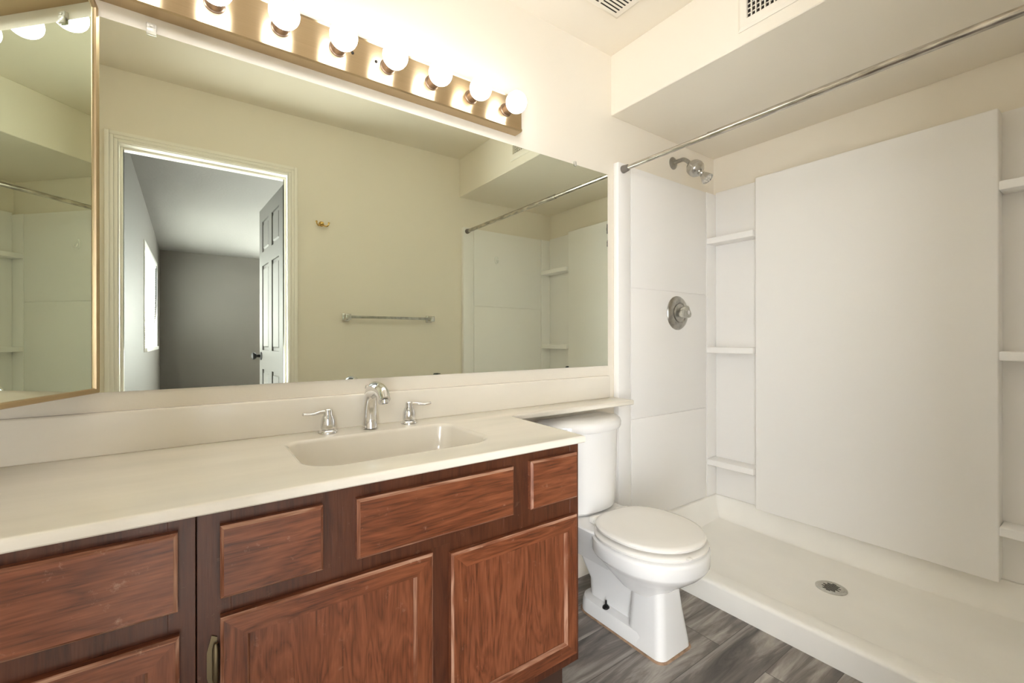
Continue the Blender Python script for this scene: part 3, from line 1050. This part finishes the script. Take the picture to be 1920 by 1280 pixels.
def sink_ring(e, z, rb=.045, rf=.085, x0=.186, x1=.682, y0=-.436, y1=-.122):
    """rounded rectangle inset by e: tight corners at the back, wide at the front"""
    out = []
    for cx, cy, sx, sy, r, a0 in ((x1, y1, -1, -1, rb, 0), (x0, y1, 1, -1, rb, PI / 2), (x0, y0, 1, 1, rf, PI), (x1, y0, -1, 1, rf, 1.5 * PI)):
        ox, oy = cx + sx * (e + r), cy + sy * (e + r)
        for k in range(15):
            t = a0 + PI / 2 * k / 14
            out.append(Vector((ox + r * math.cos(t), oy + r * math.sin(t), z)))
    return out
SKX, SKY = .434, -.282
obj('slab', top_mesh(), M['marble'], ct, smooth=35)
b = B()
rings = [sink_ring(0, CZ)]
for k in range(1, 6):
    t = k / 5 * PI / 2
    rings.append(sink_ring(.010 * math.sin(t), CZ - .010 * (1 - math.cos(t)), .042, .082))
depth = .128
for k in range(1, 13):
    t = k / 12
    rings.append(sink_ring(.010 + .016 * t + .075 * max(0, t - .45) ** 2.2 / .55 ** 2.2, CZ - .010 - (depth - .010) * (1 - (1 - t) ** 1.25), .042 + .010 * t, .082 - .030 * t))
base = sink_ring(.101, CZ - depth, .052, .052)
for q in (.65, .35, .15):
    rings.append([Vector((SKX + (p.x - SKX) * q, SKY + (p.y - SKY) * q, CZ - depth - .005 * (1 - q))) for p in base])
loft(b, rings, False, True)
obj('basin', b, M['basin'], ct, smooth=60, label='recessed rectangular sink basin')
b = B(); add_lathe(b, (SKX, SKY + .012, CZ - depth - .0055), (0, 0, 1), [(.030, 0), (.030, .002), (.024, .004), (.022, .001), (.002, .001)], 28)
obj('drain', b, M['chrome'], ct)
b = B(); add_box(b, XL + .002, 1.592, -.021, -.0008, CZ - .001, .906, bevel=.005, seg=3)
obj('backsplash', b, M['marble'], ct)

# ------------------------------------------------------------------ faucet
fa = thing('faucet', 'chrome widespread faucet with curved spout and two lever handles, behind the sink', 'faucet', (.441, -.07, CZ))
b = B()
path = spline([(.441, -.066, CZ + .0005), (.441, -.064, CZ + .030), (.441, -.067, CZ + .075), (.441, -.084, CZ + .112), (.441, -.116, CZ + .125), (.441, -.152, CZ + .127), (.441, -.184, CZ + .118), (.441, -.199, CZ + .100)], 6)
nP = len(path)
rad = []
for i in range(nP):
    t = i / (nP - 1)
    rad.append(((.0300 - .0075 * min(1, t * 1.4) + .004 * max(0, t - .6)), (.0235 - .0065 * min(1, t * 1.6))))
add_tube(b, path, rad, 28)
sp = obj('spout', b, M['chrome'], fa, smooth=60)
b = B(); add_lathe(b, (.441, -.1985, CZ + .102), (0, -.30, -.95), [(.012, 0), (.012, .010), (.009, .010), (.009, .006)], 20)
obj('aerator', b, M['chrome'], sp)
b = B(); add_lathe(b, (.441, -.043, CZ + .0005), (0, 0, 1), [(.0025, 0), (.0025, .118), (.007, .120), (.008, .126), (.006, .131), (.001, .132)], 14)
obj('lift_rod', b, M['chrome'], sp)
for x, s in ((.318, -1), (.572, 1)):
    b = B()
    add_lathe(b, (x, -.062, CZ + .0005), (0, 0, 1), [(.027, 0), (.027, .003), (.023, .008), (.017, .010), (.016, .011), (.0205, .013), (.0210, .022), (.0198, .036), (.0160, .048), (.0125, .054), (.0120, .066), (.0095, .070), (.001, .0715)], 32)
    h = obj('faucet_handle', b, M['chrome'], fa, smooth=50)
    b = B()
    pts = spline([(x - s * .002, -.062, CZ + .061), (x + s * .018, -.065, CZ + .063), (x + s * .042, -.070, CZ + .060), (x + s * .060, -.074, CZ + .061), (x + s * .072, -.076, CZ + .063)], 5)
    k = len(pts)
    add_tube(b, pts, [((.0068 + .0035 * math.sin(PI * max(0, i / (k - 1) - .35) / .75) if i < k - 1 else .004), (.0062 - .002 * i / k)) for i in range(k)], 16)
    obj('lever', b, M['chrome'], h, smooth=60)

# ------------------------------------------------------------------ toilet
TX = 1.334
to = thing('toilet', 'white two-piece toilet between the vanity and the shower', 'toilet', (TX, -.40, 0))
def oval(cx, cy, a, bf, bb, z, n=2.0, nb=2.6, seg=56):
    """egg outline: rounder at the front (-y), squarer at the back"""
    out = []
    for i in range(seg):
        t = 2 * PI * i / seg
        c, s = math.cos(t), math.sin(t)
        nn = nb if s > 0 else n
        bb_ = bb if s > 0 else bf
        out.append(Vector((cx + a * math.copysign(abs(c) ** (2 / nn), c), cy + bb_ * math.copysign(abs(s) ** (2 / nn), s), z)))
    return out
b = B()
CY = -.445
rings = [oval(TX, CY + .02, .075, .085, .10, .185, 2.3, 2.6), oval(TX, CY + .02, .100, .110, .125, .215, 2.2, 2.6), oval(TX, CY + .01, .135, .148, .160, .252, 2.1, 2.6), oval(TX, CY, .165, .180, .180, .286, 2.1, 2.6),
         oval(TX, CY, .180, .192, .195, .302, 2.1, 2.7), oval(TX, CY, .184, .196, .20, .310, 2.1, 2.7), oval(TX, CY, .185, .197, .20, .345, 2.1, 2.7), oval(TX, CY, .184, .196, .20, .354, 2.1, 2.7), oval(TX, CY, .178, .190, .195, .359, 2.1, 2.7)]
loft(b, rings)
# shelf that carries the tank
def rrect(x0, x1, y0, y1, r, z, seg=6):
    out = []
    for cx, cy, a0 in ((x1 - r, y1 - r, 0), (x0 + r, y1 - r, PI / 2), (x0 + r, y0 + r, PI), (x1 - r, y0 + r, 1.5 * PI)):
        for k in range(seg + 1):
            t = a0 + PI / 2 * k / seg
            out.append(Vector((cx + r * math.cos(t), cy + r * math.sin(t), z)))
    return out
loft(b, [rrect(TX - .06, TX + .06, -.33, -.06, .04, .20), rrect(TX - .09, TX + .09, -.33, -.045, .05, .27), rrect(TX - .135, TX + .135, -.34, -.03, .06, .33), rrect(TX - .150, TX + .150, -.34, -.028, .06, .362), rrect(TX - .146, TX + .146, -.335, -.032, .06, .368)])
# pedestal front block, narrow trapway behind it, foot plate
loft(b, [rrect(TX - .088, TX + .088, -.552, -.395, .030, .002), rrect(TX - .086, TX + .086, -.549, -.395, .030, .03), rrect(TX - .070, TX + .070, -.535, -.395, .030, .14), rrect(TX - .062, TX + .062, -.528, -.395, .030, .215), rrect(TX - .062, TX + .062, -.526, -.395, .03, .26)])
loft(b, [rrect(TX - .050, TX + .050, -.44, -.17, .045, .01), rrect(TX - .046, TX + .046, -.44, -.16, .045, .12), rrect(TX - .060, TX + .060, -.44, -.12, .045, .20), rrect(TX - .075, TX + .075, -.44, -.10, .045, .28)])
loft(b, [rrect(TX - .088, TX + .088, -.50, -.150, .055, .002), rrect(TX - .086, TX + .086, -.50, -.152, .055, .045), rrect(TX - .082, TX + .082, -.50, -.156, .055, .056), rrect(TX - .070, TX + .070, -.50, -.165, .05, .060)])
obj('bowl', b, M['china'], to, smooth=45)
b = B()
def tank_ring(hw, yb, yf, z, bow=.105):
    out = []
    n = 40
    # front edge bowed, sides rounded
    pts = []
    for i in range(n + 1):
        u = -1 + 2 * i / n
        pts.append(Vector((TX + hw * u, yf + bow * abs(u) ** 2.3, z)))
    out += pts
    for k in range(1, 6):
        t = k / 6
        out.append(Vector((TX + hw, (yf + bow) * (1 - t) + (yb - .015) * t, z)))
    out += [Vector((TX + hw - .004, yb - .004, z)), Vector((TX + hw - .015, yb, z)), Vector((TX - hw + .015, yb, z)), Vector((TX - hw + .004, yb - .004, z))]
    for k in range(1, 6):
        t = 1 - k / 6
        out.append(Vector((TX - hw, (yf + bow) * (1 - t) + (yb - .015) * t, z)))
    return out
loft(b, [tank_ring(.165, -.030, -.190, .372, .08), tank_ring(.180, -.024, -.204, .384, .095), tank_ring(.184, -.022, -.208, .42, .1), tank_ring(.190, -.020, -.216, .60), tank_ring(.192, -.020, -.218, .704)])
obj('tank', b, M['china'], to, smooth=40)
b = B()
loft(b, [tank_ring(.192, -.018, -.219, .7045), tank_ring(.200, -.016, -.228, .707), tank_ring(.203, -.015, -.231, .714), tank_ring(.203, -.015, -.231, .728), tank_ring(.200, -.018, -.227, .738), tank_ring(.190, -.026, -.216, .746), tank_ring(.14, -.06, -.175, .753, .06)])
obj('tank_lid', b, M['china'], to, smooth=45)
def seat_ring(e, z):
    return oval(TX, CY + .004, .184 - e, .196 - e, .192 - e, z, 2.05, 2.5)
b = B()
loft(b, [seat_ring(.020, .3612), seat_ring(.006, .3632), seat_ring(.001, .366), seat_ring(0, .373), seat_ring(.004, .378), seat_ring(.018, .3805)])
obj('seat', b, M['seat'], to, smooth=45)
def lid_ring(e, z):
    return oval(TX, CY + .004, .177 - e, .188 - e, .188 - e, z, 2.05, 2.5)
b = B()
loft(b, [lid_ring(.030, .3880), lid_ring(.006, .3895), lid_ring(.001, .392), lid_ring(0, .399), lid_ring(.004, .404), lid_ring(.016, .4065), lid_ring(.07, .408), lid_ring(.13, .4085)])
lid = obj('lid', b, M['seat'], to, smooth=45)
b = B(); add_box(b, TX - .075, TX - .055, -.645, -.632, .3795, .386, bevel=.002)
obj('bumper', b, M['seat'], lid)
for s in (-1, 1):
    b = B()
    add_box(b, TX + s * .075 - .020, TX + s * .075 + .020, -.262, -.226, .366, .392, bevel=.006, seg=3)
    add_lathe(b, (TX + s * .075 - .026, -.250, .389), (1, 0, 0), [(.008, 0), (.009, .004), (.009, .048), (.008, .052)], 16)
    obj('seat_hinge', b, M['seat'], to)
for s in (-1, 1):
    b = B()
    add_lathe(b, (TX + s * .068, -.290, .058), (0, 0, 1), [(.014, 0), (.013, .005), (.008, .006), (.008, .010), (.0035, .011), (.0035, .028), (.001, .029)], 14)
    obj('floor_bolt', b, M['black_metal'], to, label='rusty dark floor bolt')
b = B()
e = .004
loft(b, [rrect(TX - .094, TX + .094, -.558, -.39, .034, .0004), rrect(TX - .090, TX + .090, -.554, -.39, .032, .006)])
loft(b, [rrect(TX - .093, TX + .093, -.47, -.145, .058, .0004), rrect(TX - .089, TX + .089, -.47, -.149, .056, .006)])
obj('caulk_line', b, M['caulk'], to, label='stained caulk around the toilet base')

# water supply valve on the wall behind the toilet
sv = thing('supply_valve', 'small water shutoff valve on the wall behind the toilet', 'valve', (1.10, 0, .19))
b = B(); add_lathe(b, (1.10, -.001, .19), (0, -1, 0), [(.028, 0), (.027, .004), (.012, .008), (.008, .010), (.008, .035), (.012, .036), (.013, .060), (.008, .064)], 24)
add_lathe(b, (1.10, -.048, .19), (0, 0, 1), [(.008, 0), (.008, .024), (.010, .025), (.010, .036)], 16)
obj('body', b, M['dull_chrome'], sv)
b = B()
rings = [superellipse(1.10, -.048, 1, 1, 2, 0, 4)]
b.free(); b = B()
add_lathe(b, (1.10, -.064, .19), (0, -1, 0), [(.005, 0), (.005, .010), (.020, .011), (.021, .020), (.016, .022)], 20)
obj('handle', b, M['white_plastic'], sv)
b = B(); add_tube(b, spline([(1.10, -.048, .222), (1.10, -.050, .27), (1.125, -.060, .32), (1.175, -.080, .345), (1.195, -.090, .370)], 6), .006, 10)
obj('hose', b, M['hose'], sv)

# ------------------------------------------------------------------ things on the door wall (seen in the mirror)
tb = thing('towel_bar', 'square chrome towel bar on the cream wall, seen in the mirror', 'towel bar', (1.074, -W, 1.222))
b = B(); add_box(b, .800, 1.350, -W + .050, -W + .065, 1.214, 1.231, bevel=.0015)
obj('bar', b, M['dull_chrome'], tb)
for x in (.785, 1.365):
    b = B()
    add_box(b, x - .022, x + .022, -W + .0006, -W + .010, 1.198, 1.246, bevel=.003)
    add_box(b, x - .017, x + .017, -W + .010, -W + .074, 1.203, 1.241, bevel=.004)
    obj('bracket', b, M['head_chrome'], tb)
rh = B()
qx, qz = .638, 1.802
add_lathe(rh, (qx, -W + .0006, qz), (0, 1, 0), [(.016, 0), (.016, .004), (.012, .008), (.009, .018), (.011, .024), (.008, .030), (.001, .032)], 20)
for s in (-1, 1):
    add_tube(rh, spline([(qx, -W + .018, qz), (qx + s * .012, -W + .026, qz - .014), (qx + s * .024, -W + .034, qz - .018), (qx + s * .033, -W + .040, qz - .010), (qx + s * .036, -W + .042, qz + .002)], 5), .0042, 10)
    add_lathe(rh, (qx + s * .036, -W + .042, qz + .001), (0, 0, 1), [(.002, -.004), (.0058, -.001), (.0062, .003), (.004, .007), (.0005, .008)], 12)
tag(obj('robe_hook', rh, M['gold_hook'], loc=(qx, -W, qz)), 'small brass double robe hook on the wall, seen in the mirror', 'hook')
